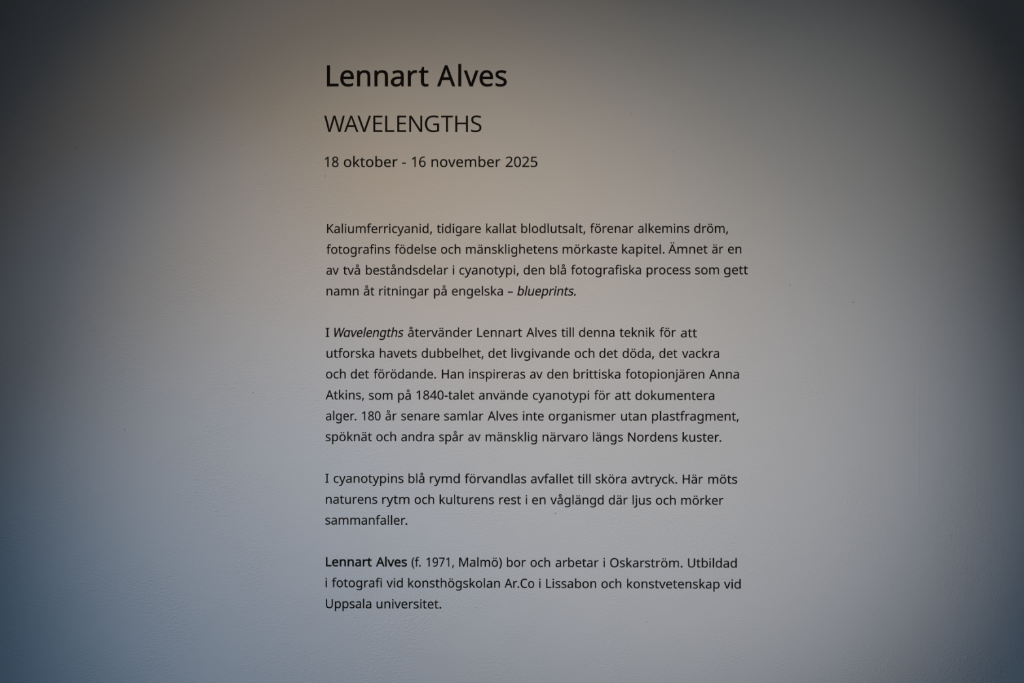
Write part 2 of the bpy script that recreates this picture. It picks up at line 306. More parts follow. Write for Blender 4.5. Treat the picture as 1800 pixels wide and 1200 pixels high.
    'V': [600,[[[600,714],[345,0],[255,0],[0,714],[94,714],[255,256],[274,200],[288,148],[300,100],[311,149],[326,201],[345,258],[505,714]]]],
    'W': [930,[[[917,714],[727,0],[636,0],[497,468],[485,511],[474,553],[469,572],[465,587],[463,600],[461,609],[460,600],[457,587],[454,572],[450,553],[439,510],[427,465],[292,0],[201,0],[12,714],[106,714],[217,278],[228,232],[237,188],[245,147],[251,108],[257,149],[266,192],[277,238],[289,283],[415,714],[508,714],[639,280],[652,233],[663,188],[671,145],[675,126],[678,108],[686,160],[698,218],[713,279],[823,714]]]],
    'a': [561,[[[288,545],[334,542],[373,534],[406,521],[433,502],[454,477],[468,446],[477,409],[480,365],[480,0],[416,0],[399,76],[395,76],[383,62],[372,49],[360,38],[347,27],[335,18],[321,11],[307,4],[291,-1],[275,-5],[257,-8],[237,-9],[215,-10],[192,-9],[169,-6],[148,0],[128,7],[110,17],[94,29],[80,43],[68,59],[58,78],[51,100],[47,123],[46,149],[50,187],[62,220],[81,248],[109,272],[145,292],[189,306],[242,316],[303,320],[394,323],[394,355],[392,386],[387,412],[378,432],[365,448],[349,459],[330,467],[308,472],[283,474],[262,473],[242,471],[222,467],[203,461],[184,455],[166,448],[149,441],[132,433],[105,499],[123,508],[143,517],[165,524],[188,531],[212,537],[237,542],[262,544]],[[314,259],[268,255],[229,249],[199,239],[175,227],[159,212],[147,193],[139,172],[137,148],[139,127],[144,109],[152,94],[164,82],[179,73],[196,66],[214,62],[235,61],[268,63],[297,70],[324,82],[348,98],[368,120],[382,146],[390,178],[393,214],[393,262]]]],
    'b': [615,[[[173,575],[173,558],[173,542],[172,527],[171,511],[170,485],[168,465],[173,465],[186,481],[200,496],[217,510],[236,522],[257,532],[282,539],[309,544],[339,545],[387,541],[429,528],[467,506],[499,475],[526,436],[545,389],[556,333],[560,268],[558,224],[553,183],[545,147],[532,114],[517,85],[499,60],[479,38],[455,21],[429,7],[401,-2],[371,-8],[339,-10],[309,-9],[282,-4],[257,3],[236,13],[217,25],[200,38],[186,53],[173,68],[166,68],[148,0],[85,0],[85,760],[173,760]],[[324,472],[297,471],[273,467],[252,460],[234,450],[219,438],[206,423],[195,405],[187,384],[181,361],[176,334],[174,304],[173,271],[173,267],[175,220],[181,180],[191,145],[205,115],[225,93],[252,76],[285,66],[326,63],[360,66],[389,76],[413,93],[433,116],[449,145],[460,181],[467,222],[469,269],[467,316],[460,357],[449,392],[433,421],[413,443],[388,459],[359,469]]]],
    'c': [480,[[[300,-10],[265,-8],[233,-3],[202,6],[173,19],[147,35],[124,56],[104,80],[86,109],[73,142],[63,178],[57,220],[55,265],[57,312],[63,355],[74,393],[88,426],[106,455],[127,480],[151,500],[177,517],[207,530],[238,539],[271,544],[306,546],[326,545],[346,544],[366,541],[385,537],[403,533],[419,528],[434,523],[447,517],[420,444],[407,448],[394,453],[380,457],[364,461],[348,464],[333,467],[318,468],[304,469],[278,468],[255,463],[234,456],[215,446],[199,433],[184,417],[173,399],[163,378],[156,354],[150,327],[147,298],[146,266],[147,235],[150,207],[156,181],[163,157],[173,136],[184,117],[198,102],[214,89],[232,79],[252,72],[275,67],[299,66],[320,67],[340,68],[359,71],[376,75],[393,80],[409,85],[424,91],[438,97],[438,19],[424,12],[410,7],[394,2],[378,-2],[361,-6],[343,-8],[322,-10]]]],
    'd': [615,[[[275,-10],[227,-6],[185,7],[147,29],[115,59],[89,99],[70,146],[59,202],[55,267],[59,332],[70,388],[89,436],[115,475],[148,506],[186,528],[228,542],[276,546],[296,545],[315,543],[333,540],[349,535],[364,530],[378,523],[391,516],[403,507],[414,498],[424,488],[434,478],[442,467],[448,467],[447,483],[444,505],[443,528],[442,546],[442,760],[530,760],[530,0],[459,0],[446,72],[442,72],[434,61],[424,50],[414,40],[403,30],[391,22],[378,14],[364,7],[349,1],[332,-4],[314,-7],[295,-9]],[[289,63],[328,66],[361,75],[388,89],[408,109],[424,136],[434,168],[441,206],[443,250],[443,266],[441,313],[435,354],[424,390],[410,419],[390,443],[363,460],[329,470],[288,473],[255,469],[226,459],[201,441],[181,416],[166,386],[155,350],[148,310],[146,265],[148,220],[155,180],[166,145],[181,116],[202,93],[226,76],[255,66]]]],
    'e': [564,[[[292,546],[325,544],[356,538],[385,529],[410,516],[434,499],[454,480],[472,457],[486,431],[498,403],[506,372],[511,339],[513,304],[513,251],[146,251],[150,208],[159,171],[173,139],[192,112],[217,92],[246,77],[279,68],[317,65],[342,66],[365,67],[387,70],[407,74],[427,80],[448,86],[468,94],[489,102],[489,25],[469,17],[448,9],[428,3],[408,-1],[387,-5],[364,-8],[340,-9],[313,-10],[276,-8],[241,-2],[209,7],[178,21],[151,38],[126,60],[105,85],[87,113],[73,146],[63,182],[57,221],[55,264],[57,306],[62,346],[72,382],[84,415],[101,445],[120,471],[142,493],[167,512],[195,527],[225,537],[258,544]],[[291,474],[261,471],[235,464],[211,451],[191,433],[175,411],[162,385],[153,355],[148,321],[421,321],[420,343],[417,364],[413,383],[407,401],[399,417],[389,431],[378,444],[365,454],[349,463],[332,469],[312,473]]]],
    'f': [344,[[[332,468],[197,468],[197,0],[109,0],[109,468],[15,468],[15,509],[109,539],[109,570],[110,603],[114,632],[121,659],[129,682],[141,702],[155,719],[171,734],[189,745],[209,754],[232,760],[256,764],[283,765],[299,765],[314,764],[328,762],[341,759],[366,754],[387,747],[364,678],[347,683],[327,688],[306,692],[284,693],[263,691],[246,686],[231,676],[218,663],[209,647],[202,626],[198,600],[197,571],[197,536],[332,536]]]],
    'g': [615,[[[275,546],[301,545],[325,541],[349,535],[370,526],[391,515],[410,501],[427,484],[443,465],[448,465],[460,536],[530,536],[530,-9],[528,-45],[523,-79],[515,-109],[504,-136],[489,-161],[471,-182],[450,-199],[425,-214],[397,-225],[365,-233],[329,-238],[290,-240],[262,-239],[234,-238],[208,-235],[183,-231],[160,-227],[138,-221],[117,-214],[97,-206],[97,-125],[117,-134],[138,-143],[161,-150],[186,-156],[212,-161],[239,-164],[266,-166],[295,-167],[328,-164],[357,-157],[382,-144],[403,-126],[421,-104],[433,-79],[441,-49],[443,-16],[443,5],[443,20],[444,40],[445,59],[446,71],[442,71],[427,52],[411,35],[392,21],[373,10],[351,1],[328,-5],[303,-9],[276,-10],[227,-5],[183,8],[146,31],[113,63],[88,103],[70,150],[59,205],[55,267],[59,328],[70,382],[88,429],[113,470],[146,504],[183,527],[226,541]],[[287,472],[265,470],[245,466],[227,458],[210,448],[196,435],[183,418],[172,400],[163,378],[155,354],[150,327],[147,298],[146,266],[148,219],[155,179],[167,144],[182,114],[203,92],[227,75],[256,65],[289,62],[309,63],[327,65],[344,68],[359,72],[373,78],[385,86],[397,95],[407,105],[416,118],[423,131],[430,146],[435,163],[439,181],[442,201],[443,223],[444,246],[444,267],[443,302],[440,333],[435,361],[427,385],[418,406],[406,424],[392,439],[376,451],[357,460],[336,467],[313,471]]]],
    'h': [618,[[[173,537],[171,498],[170,479],[168,462],[174,462],[183,475],[193,487],[205,498],[217,508],[230,516],[244,524],[259,530],[275,535],[291,540],[307,543],[324,544],[341,545],[372,544],[401,540],[426,533],[449,524],[470,513],[488,498],[503,481],[515,461],[525,438],[531,411],[536,382],[537,349],[537,0],[450,0],[450,343],[448,373],[443,400],[434,422],[421,440],[404,454],[384,464],[359,470],[330,472],[302,471],[276,466],[255,459],[236,449],[220,437],[207,422],[196,404],[187,383],[181,361],[177,335],[174,307],[173,277],[173,0],[85,0],[85,760],[173,760]]]],
    'i': [258,[[[173,536],[173,0],[85,0],[85,536]],[[130,737],[149,734],[165,723],[177,706],[181,681],[177,656],[165,639],[149,628],[130,625],[110,628],[93,639],[82,656],[78,681],[82,706],[93,723],[110,734]]]],
    'j': [258,[[[22,-240],[-1,-239],[-22,-236],[-40,-233],[-55,-228],[-55,-157],[-24,-164],[11,-167],[26,-166],[40,-163],[53,-157],[64,-149],[73,-139],[80,-124],[84,-106],[85,-83],[85,536],[173,536],[173,-80],[172,-104],[169,-126],[164,-147],[157,-166],[148,-183],[137,-198],[123,-210],[108,-221],[90,-229],[70,-235],[47,-239]],[[78,681],[82,706],[93,723],[110,734],[130,737],[149,734],[165,723],[177,706],[181,681],[177,656],[165,639],[149,628],[130,625],[110,628],[93,639],[82,656]]]],
    'k': [534,[[[172,363],[172,344],[171,321],[169,297],[168,276],[172,276],[179,286],[190,299],[214,329],[226,344],[236,355],[407,536],[510,536],[293,307],[525,0],[419,0],[233,250],[172,197],[172,0],[85,0],[85,760],[172,760]]]],
    'l': [258,[[[173,0],[85,0],[85,760],[173,760]]]],
    'm': [935,[[[673,546],[716,543],[752,534],[784,520],[809,499],[829,473],[843,439],[851,397],[854,349],[854,0],[767,0],[767,345],[765,375],[760,400],[752,422],[740,440],[725,454],[707,464],[684,470],[658,472],[622,469],[591,461],[566,447],[546,427],[532,402],[521,372],[515,336],[513,296],[513,0],[426,0],[426,345],[425,365],[423,384],[419,400],[414,415],[407,429],[399,440],[389,450],[378,458],[365,464],[350,468],[334,471],[316,472],[290,471],[268,466],[248,459],[231,449],[217,437],[204,422],[194,404],[186,384],[181,361],[176,336],[174,308],[173,278],[173,0],[85,0],[85,536],[156,536],[169,463],[174,463],[183,476],[193,489],[204,500],[215,509],[228,518],[241,526],[255,532],[270,537],[285,541],[300,544],[316,545],[332,546],[362,545],[389,540],[413,534],[435,524],[455,511],[471,496],[485,477],[496,456],[501,456],[516,477],[533,496],[552,512],[574,524],[598,534],[622,540],[647,545]]]],
    'n': [618,[[[343,546],[388,543],[427,534],[461,520],[488,499],[509,473],[525,439],[534,397],[537,349],[537,0],[450,0],[450,343],[448,373],[443,400],[434,422],[421,440],[404,454],[384,464],[359,470],[330,472],[289,469],[255,459],[227,444],[207,422],[192,394],[181,361],[175,322],[173,278],[173,0],[85,0],[85,536],[156,536],[169,463],[174,463],[184,476],[194,489],[206,500],[218,509],[232,518],[246,526],[261,532],[277,537],[293,541],[309,544],[326,545]]]],
    'o': [605,[[[551,269],[550,236],[547,206],[541,177],[533,150],[524,126],[512,103],[499,82],[483,63],[466,46],[447,31],[427,19],[405,8],[381,0],[355,-5],[329,-9],[301,-10],[275,-9],[250,-5],[226,0],[203,8],[181,19],[161,31],[142,46],[125,63],[109,82],[96,103],[84,126],[73,150],[65,177],[60,206],[56,236],[55,269],[57,312],[62,351],[72,387],[85,419],[102,448],[121,474],[145,495],[171,513],[200,528],[232,538],[267,544],[304,546],[339,544],[373,538],[404,528],[432,513],[459,495],[482,474],[502,448],[519,419],[533,387],[543,351],[549,312]],[[146,269],[147,239],[150,210],[155,184],[163,159],[172,138],[184,118],[198,102],[214,88],[233,77],[254,69],[277,65],[303,63],[329,65],[352,69],[373,77],[392,88],[408,102],[422,118],[434,138],[443,159],[451,184],[456,210],[459,239],[460,269],[459,300],[456,328],[450,354],[443,378],[433,399],[422,418],[408,434],[391,447],[373,458],[352,466],[328,470],[302,472],[264,469],[231,458],[204,442],[183,418],[167,388],[155,354],[148,314]]]],
    'p': [615,[[[340,546],[387,542],[429,529],[467,507],[499,477],[526,438],[545,391],[556,334],[560,269],[558,225],[553,185],[545,149],[532,115],[517,86],[499,61],[479,39],[455,21],[430,8],[402,-2],[371,-8],[339,-10],[319,-9],[300,-7],[283,-4],[266,1],[251,7],[236,14],[223,21],[211,29],[201,38],[191,48],[181,58],[173,68],[167,68],[169,49],[171,25],[172,1],[173,-20],[173,-240],[85,-240],[85,536],[157,536],[169,463],[173,463],[181,474],[191,485],[201,495],[211,505],[223,514],[236,522],[250,529],[265,535],[282,540],[300,543],[319,545]],[[324,472],[298,471],[275,467],[255,460],[237,451],[222,440],[208,426],[198,409],[189,390],[182,368],[177,343],[174,316],[173,286],[173,269],[174,237],[176,208],[181,181],[187,157],[195,135],[206,117],[219,100],[234,87],[253,77],[274,69],[299,64],[326,63],[349,65],[371,70],[390,78],[406,90],[421,105],[434,122],[445,141],[453,163],[460,188],[465,213],[468,241],[469,270],[467,314],[460,353],[449,387],[433,417],[413,441],[388,458],[359,469]]]],
    'q': [615,[[[442,-11],[442,9],[443,31],[444,53],[447,72],[441,72],[428,56],[414,40],[397,27],[377,14],[356,3],[331,-4],[304,-8],[273,-10],[227,-6],[185,7],[148,29],[115,59],[89,99],[70,146],[59,202],[55,267],[57,311],[62,352],[71,388],[83,421],[98,450],[117,475],[137,497],[161,514],[187,528],[215,538],[244,544],[276,546],[306,544],[333,540],[358,532],[379,522],[398,509],[415,495],[430,480],[443,463],[447,463],[460,536],[530,536],[530,-240],[442,-240]],[[290,63],[316,64],[340,68],[360,74],[378,83],[394,94],[407,108],[418,125],[427,144],[434,167],[438,191],[442,218],[443,248],[443,266],[441,314],[434,356],[424,391],[409,420],[389,443],[362,460],[328,470],[288,473],[254,469],[225,459],[201,441],[181,416],[166,386],[155,350],[148,310],[146,265],[148,220],[155,180],[166,146],[181,116],[202,93],[226,76],[256,66]]]],
    'r': [413,[[[335,546],[367,544],[384,543],[398,540],[387,459],[358,464],[329,466],[314,465],[299,463],[284,459],[270,453],[256,446],[243,437],[231,428],[220,416],[210,404],[200,391],[192,376],[185,360],[180,343],[176,325],[174,306],[173,286],[173,0],[85,0],[85,536],[157,536],[167,438],[171,438],[180,453],[190,467],[200,480],[212,492],[224,504],[238,514],[252,524],[267,531],[283,538],[299,542],[317,545]]]],
    's': [479,[[[434,148],[432,123],[427,100],[419,80],[408,61],[394,45],[376,30],[357,18],[334,8],[309,0],[282,-5],[252,-9],[220,-10],[193,-9],[168,-8],[145,-5],[123,-1],[104,4],[85,10],[68,16],[52,24],[52,104],[69,96],[87,89],[108,81],[129,74],[152,69],[175,64],[199,62],[222,61],[253,62],[280,66],[302,73],[319,82],[332,94],[342,108],[347,123],[349,140],[346,159],[338,176],[331,184],[323,192],[312,200],[298,208],[283,216],[264,225],[242,234],[217,244],[192,254],[169,264],[147,274],[128,284],[111,294],[95,306],[82,319],[71,332],[62,347],[56,364],[52,383],[51,404],[54,436],[65,464],[82,489],[106,509],[136,525],[171,537],[209,544],[252,546],[276,545],[299,544],[322,541],[343,536],[364,531],[385,525],[404,518],[423,510],[393,440],[376,447],[358,453],[340,459],[322,464],[303,468],[284,471],[265,473],[246,474],[221,473],[198,470],[179,464],[163,456],[151,447],[142,436],[137,423],[135,409],[138,389],[148,371],[156,364],[165,356],[177,349],[191,341],[208,334],[227,325],[249,316],[273,307],[298,297],[320,288],[341,278],[360,268],[377,257],[392,246],[404,233],[415,219],[423,204],[429,187],[433,169]]]],
    't': [361,[[[264,62],[284,63],[305,65],[324,69],[339,73],[339,6],[322,0],[299,-5],[286,-7],[273,-9],[261,-10],[249,-10],[228,-9],[209,-6],[190,-2],[171,4],[155,13],[139,24],[126,38],[114,55],[104,75],[97,98],[93,125],[92,156],[92,468],[16,468],[16,510],[93,545],[128,659],[180,659],[180,536],[335,536],[335,468],[180,468],[180,158],[181,135],[186,115],[193,99],[203,85],[216,75],[230,68],[246,63]]]],
    'u': [618,[[[533,536],[533,0],[461,0],[448,71],[444,71],[435,58],[424,45],[413,35],[400,25],[386,17],[372,9],[357,3],[341,-1],[325,-5],[308,-8],[291,-9],[274,-10],[243,-9],[215,-5],[190,2],[167,10],[146,22],[128,37],[113,54],[101,74],[91,97],[84,123],[80,153],[79,185],[79,536],[168,536],[168,191],[170,161],[175,135],[184,113],[197,95],[213,81],[234,71],[258,65],[287,63],[315,64],[341,69],[363,76],[381,85],[397,98],[411,113],[422,131],[430,151],[437,174],[441,200],[444,227],[445,257],[445,536]]]],
    'v': [508,[[[203,0],[0,536],[94,536],[208,220],[212,209],[216,197],[221,184],[225,171],[241,119],[247,97],[251,78],[255,78],[260,97],[266,120],[283,172],[288,185],[292,197],[296,209],[300,220],[414,536],[508,536],[304,0]]]],
    'y': [510,[[[1,536],[95,536],[211,231],[229,179],[245,130],[251,107],[256,85],[260,85],[263,98],[268,114],[273,131],[279,150],[306,232],[415,536],[510,536],[279,-74],[269,-98],[258,-121],[247,-142],[234,-161],[221,-179],[206,-195],[190,-208],[172,-219],[153,-228],[132,-235],[109,-239],[84,-240],[61,-239],[42,-237],[25,-235],[11,-232],[11,-162],[23,-164],[37,-166],[70,-168],[85,-167],[99,-165],[112,-162],[123,-156],[134,-150],[144,-142],[154,-134],[162,-123],[170,-112],[177,-100],[183,-87],[189,-73],[217,-2]]]],
    'Ä': [639,[[[545,0],[459,221],[176,221],[91,0],[0,0],[279,717],[360,717],[638,0]],[[352,517],[348,528],[342,546],[328,589],[323,609],[318,624],[307,583],[302,564],[296,546],[291,530],[287,517],[206,301],[432,301]],[[178,859],[181,881],[192,896],[207,905],[225,908],[243,905],[258,896],[268,881],[272,859],[268,837],[258,821],[243,812],[225,809],[207,812],[192,821],[181,837]],[[366,859],[369,881],[379,896],[394,905],[412,908],[430,905],[445,896],[455,881],[459,859],[455,837],[445,821],[430,812],[412,809],[394,812],[379,821],[369,837]]]],
    'ä': [561,[[[288,545],[334,542],[373,534],[406,521],[433,502],[454,477],[468,446],[477,409],[480,365],[480,0],[416,0],[399,76],[395,76],[383,62],[372,49],[360,38],[347,27],[335,18],[321,11],[307,4],[291,-1],[275,-5],[257,-8],[237,-9],[215,-10],[192,-9],[169,-6],[148,0],[128,7],[110,17],[94,29],[80,43],[68,59],[58,78],[51,100],[47,123],[46,149],[50,187],[62,220],[81,248],[109,272],[145,292],[189,306],[242,316],[303,320],[394,323],[394,355],[392,386],[387,412],[378,432],[365,448],[349,459],[330,467],[308,472],[283,474],[262,473],[242,471],[222,467],[203,461],[184,455],[166,448],[149,441],[132,433],[105,499],[123,508],[143,517],[165,524],[188,531],[212,537],[237,542],[262,544]],[[314,259],[268,255],[229,249],[199,239],[175,227],[159,212],[147,193],[139,172],[137,148],[139,127],[144,109],[152,94],[164,82],[179,73],[196,66],[214,62],[235,61],[268,63],[297,70],[324,82],[348,98],[368,120],[382,146],[390,178],[393,214],[393,262]],[[141,681],[144,703],[155,718],[170,727],[188,730],[206,727],[221,718],[231,703],[235,681],[232,659],[221,643],[206,634],[188,631],[170,634],[155,643],[144,659]],[[329,681],[332,703],[342,718],[357,727],[375,730],[393,727],[408,718],[418,703],[422,681],[418,659],[408,643],[393,634],[375,631],[357,634],[342,643],[332,659]]]],
    'å': [561,[[[288,545],[334,542],[373,534],[406,521],[433,502],[454,477],[468,446],[477,409],[480,365],[480,0],[416,0],[399,76],[395,76],[383,62],[372,49],[360,38],[347,27],[335,18],[321,11],[307,4],[291,-1],[275,-5],[257,-8],[237,-9],[215,-10],[192,-9],[169,-6],[148,0],[128,7],[110,17],[94,29],[80,43],[68,59],[58,78],[51,100],[47,123],[46,149],[50,187],[62,220],[81,248],[109,272],[145,292],[189,306],[242,316],[303,320],[394,323],[394,355],[392,386],[387,412],[378,432],[365,448],[349,459],[330,467],[308,472],[283,474],[262,473],[242,471],[222,467],[203,461],[184,455],[166,448],[149,441],[132,433],[105,499],[123,508],[143,517],[165,524],[188,531],[212,537],[237,542],[262,544]],[[314,259],[268,255],[229,249],[199,239],[175,227],[159,212],[147,193],[139,172],[137,148],[139,127],[144,109],[152,94],[164,82],[179,73],[196,66],[214,62],[235,61],[268,63],[297,70],[324,82],[348,98],[368,120],[382,146],[390,178],[393,214],[393,262]],[[280,606],[257,608],[236,613],[217,622],[201,634],[188,649],[178,667],[173,688],[171,712],[173,736],[179,756],[188,774],[201,789],[217,802],[236,810],[257,815],[280,817],[303,815],[323,810],[342,802],[359,789],[373,774],[383,757],[389,736],[391,713],[389,689],[383,668],[373,649],[359,634],[343,622],[324,613],[303,608]],[[280,656],[303,660],[320,671],[332,689],[336,712],[332,735],[320,753],[302,764],[280,768],[258,764],[240,753],[228,735],[224,712],[228,689],[238,671],[256,660]]]],
    'ö': [605,[[[551,269],[550,236],[547,206],[541,177],[533,150],[524,126],[512,103],[499,82],[483,63],[466,46],[447,31],[427,19],[405,8],[381,0],[355,-5],[329,-9],[301,-10],[275,-9],[250,-5],[226,0],[203,8],[181,19],[161,31],[142,46],[125,63],[109,82],[96,103],[84,126],[73,150],[65,177],[60,206],[56,236],[55,269],[57,312],[62,351],[72,387],[85,419],[102,448],[121,474],[145,495],[171,513],[200,528],[232,538],[267,544],[304,546],[339,544],[373,538],[404,528],[432,513],[459,495],[482,474],[502,448],[519,419],[533,387],[543,351],[549,312]],[[146,269],[147,239],[150,210],[155,184],[163,159],[172,138],[184,118],[198,102],[214,88],[233,77],[254,69],[277,65],[303,63],[329,65],[352,69],[373,77],[392,88],[408,102],[422,118],[434,138],[443,159],[451,184],[456,210],[459,239],[460,269],[459,300],[456,328],[450,354],[443,378],[433,399],[422,418],[408,434],[391,447],[373,458],[352,466],[328,470],[302,472],[264,469],[231,458],[204,442],[183,418],[167,388],[155,354],[148,314]],[[163,681],[166,703],[177,718],[192,727],[210,730],[228,727],[243,718],[253,703],[257,681],[253,659],[243,643],[228,634],[210,631],[192,634],[177,643],[166,659]],[[351,681],[354,703],[365,718],[379,727],[397,730],[415,727],[430,718],[441,703],[444,681],[441,659],[430,643],[415,634],[397,631],[379,634],[365,643],[354,659]]]],
    '–': [500,[[[40,229],[40,307],[460,307],[460,229]]]],
}
# the slanted words use a one-storey a: a q without its tail
GLYPHS['a/'] = [GLYPHS['q'][0], [[[x, max(y, 0)] for x, y in o] for o in GLYPHS['q'][1]]]
KERN = {'r.': -45, 'r,': -45, 'f.': -25, 'Wa': -40}
THICK = 0.00018


def inside(x, y, outlines):
    """Winding number of the outlines round the point."""
    w = 0
    for o in outlines:
        for i in range(len(o)):
            (ax, ay), (bx, by) = o[i - 1], o[i]
            side = (bx - ax) * (y - ay) - (x - ax) * (by - ay)
            if ay <= y < by and side > 0:
                w += 1
            elif by <= y < ay and side < 0:
                w -= 1
    return w


def filled(outlines):
    """Triangles that fill a letter -> (points, triangles), points in thousandths of the em."""
    pts, edges = [], []
    for o in outlines:
        n, k = len(o), len(pts)
        pts += [Vector(p) for p in o]
        edges += [(k + i, k + (i + 1) % n) for i in range(n)]
    vs, _, fs, *_ = delaunay_2d_cdt(pts, edges, [], 0, 1e-3)
    keep = []
    for f in fs:
        cx = sum(vs[i].x for i in f) / len(f)
        cy = sum(vs[i].y for i in f) / len(f)
        if inside(cx, cy, outlines):
            keep.append(list(f))
    return [(v.x, v.y) for v in vs], keep


def vinyl_mesh(name, letters, mat):
    """Filled letters (points in metres, triangles) -> one thin sheet of vinyl lying on the wall."""
    bm = bmesh.new()
    for pts, tris in letters:
        front, back = {}, {}
        for t in tris:
            for i in t:
                if i not in front:
                    front[i] = bm.verts.new((pts[i][0], -THICK, pts[i][1]))
                    back[i] = bm.verts.new((pts[i][0], 0.0, pts[i][1]))
        rim = {}
        for t in tris:
            bm.faces.new([front[i] for i in t])
            for i in range(len(t)):
                e = (t[i], t[(i + 1) % len(t)])
                if (e[1], e[0]) in rim:
                    del rim[(e[1], e[0])]
                else:
                    rim[e] = 1
        for i, j in rim:
            bm.faces.new((front[j], front[i], back[i], back[j]))
    me = bpy.data.meshes.new(name)
    bm.to_mesh(me)
    bm.free()
    me.materials.append(mat)
    return me


def heavier(outline, by):
    """The outline with every stroke edge moved out by `by` thousandths of the em (mitred)."""
    if by == 0:
        return outline
    pts = [p for i, p in enumerate(outline) if math.dist(p, outline[i - 1]) > 1.5]
    out, n = [], len(pts)
    for i in range(n):
        (ax, ay), (bx, by_), (cx, cy) = pts[i - 1], pts[i], pts[(i + 1) % n]
        l1, l2 = math.hypot(bx - ax, by_ - ay), math.hypot(cx - bx, cy - by_)
        n1, n2 = (-(by_ - ay) / l1, (bx - ax) / l1), (-(cy - by_) / l2, (cx - bx) / l2)
        d = max(0.45, 1 + n1[0] * n2[0] + n1[1] * n2[1])
        out.append((bx + by * (n1[0] + n2[0]) / d, by_ + by * (n1[1] + n2[1]) / d))
    return out


LETTERS = {}


def glyph(ch, slant, weight):
    """(advance, outlines, points, triangles) of a letter in the wanted weight."""
    key = ('a/' if slant and ch == 'a' else ch, weight)
    if key not in LETTERS:
        g = GLYPHS[key[0]]
        o = [heavier(o, weight * 1000) for o in g[1]]
        LETTERS[key] = (g[0], o, *filled(o))
    return LETTERS[key]


def word(text, x0, x1, base, em, parent, slope=0.0, weight=0.0, slant=0.0, spans=None, drop=None):
    """One word of vinyl letters whose ink runs from x0 to x1 (px) and stands on base (px)."""
    placed, pen = [], 0.0
    for i, ch in enumerate(text):
        g = glyph(ch, slant, weight)
        if i:
            pen += KERN.get(text[i - 1:i + 1], 0)
        placed.append((g, pen))
        pen += g[0]
    lo = min(p[0] + slant * p[1] + at for g, at in placed for o in g[1] for p in o)
    hi = max(p[0] + slant * p[1] + at for g, at in placed for o in g[1] for p in o)
    x0, x1 = x0 + 0.22, x1 - 0.22
    sx = (x1 - x0) / (hi - lo)
    ox, oz = wx(x0), wz(base)
    letters = []
    for i, (g, at) in enumerate(placed):
        dy = (drop or {}).get(i, 0.0)
        gx0, gsx = None, sx
        if spans:
            a, c = spans[i][0] + 0.15, spans[i][1] - 0.15
            glo = min(p[0] for o in g[1] for p in o)
            ghi = max(p[0] for o in g[1] for p in o)
            gsx = (c - a) / (ghi - glo)
            gx0 = a - glo * gsx
        out = []
        for x, y in g[2]:
            if gx0 is None:
                px = x0 + (x + slant * y + at - lo) * sx
            else:
                px = gx0 + x * gsx
            py = base + slope * (px - x0) + dy - y * em / 1000
            out.append((wx(px) - ox, wz(py) - oz))
        letters.append((out, g[3]))
    me = vinyl_mesh('word', letters, VINYL)
    ob = bpy.data.objects.new('word', me)
    COL.objects.link(ob)
    ob.parent = parent
    pl = parent.matrix_world.translation if parent else Vector((0, 0, 0))
    ob.location = Vector((ox, 0.0, oz)) - pl
    return ob


def block(name, px, py, label, group=None, parent=None):
    e = bpy.data.objects.new(name, None)
    e.empty_display_size = 0.05
    COL.objects.link(e)
    e.parent = parent
    pl = parent.matrix_world.translation if parent else Vector((0, 0, 0))
    e.location = Vector((wx(px), 0.0, wz(py))) - pl
    bpy.context.view_layer.update()
    if label:
        e['label'] = label
        e['category'] = 'lettering'
    if group:
        e['group'] = group
    return e


REGION = (565.0, 755.0, 945.0, 1135.0)


def at(v):
    """A measured place 'column.reading' on the enlarged quarter-strips -> px."""
    c, r = v
    return REGION[c] + r / 8.57


# title, subtitle, date
t = block('title_lettering', 571, 152, 'largest black lettering, a first and a family name heading the wall text')
word('Lennart', 574.5, 753.5, 151.4, 50.7, t, weight=0.0105, spans=[(574.5, 595.3), (598, 622.3), (627.5, 651.2), (658, 682.1), (686.8, 710), (716.8, 733.5), (736, 753.5)])
word('Alves', 767.8, 891, 151.4, 50.7, t, weight=0.0105, spans=[(767.8, 800.7), (805.2, 811), (815, 841.5), (842.8, 867), (870.7, 891)])
w = word('WAVELENGTHS', 569.7, 846.3, 231.9, 40.2, None, weight=-0.001, spans=[(560 + a / 6, 560 + c / 6) for a, c in ((58, 278), (268, 421), (408, 555), (576, 674), (702, 801), (828, 926), (955, 1093), (1120, 1271), (1290, 1419), (1441, 1577), (1606, 1719))])
w.name = 'subtitle_lettering'
w['label'] = 'thin black word in capitals only, between the large name and the date line'
w['category'] = 'lettering'
t = block('date_lettering', 570, 293, 'single line of black dates beneath the word in capitals')
for s, a, c in (('18', 132, 237), ('oktober', 275, 682), ('-', 715, 745), ('16', 788, 893), ('november', 935, 1457), ('2025', 1495, 1735)):
    word(s, 540 + a / 4.286, 540 + c / 4.286, 293.4, 25.1, t, weight=0.007)

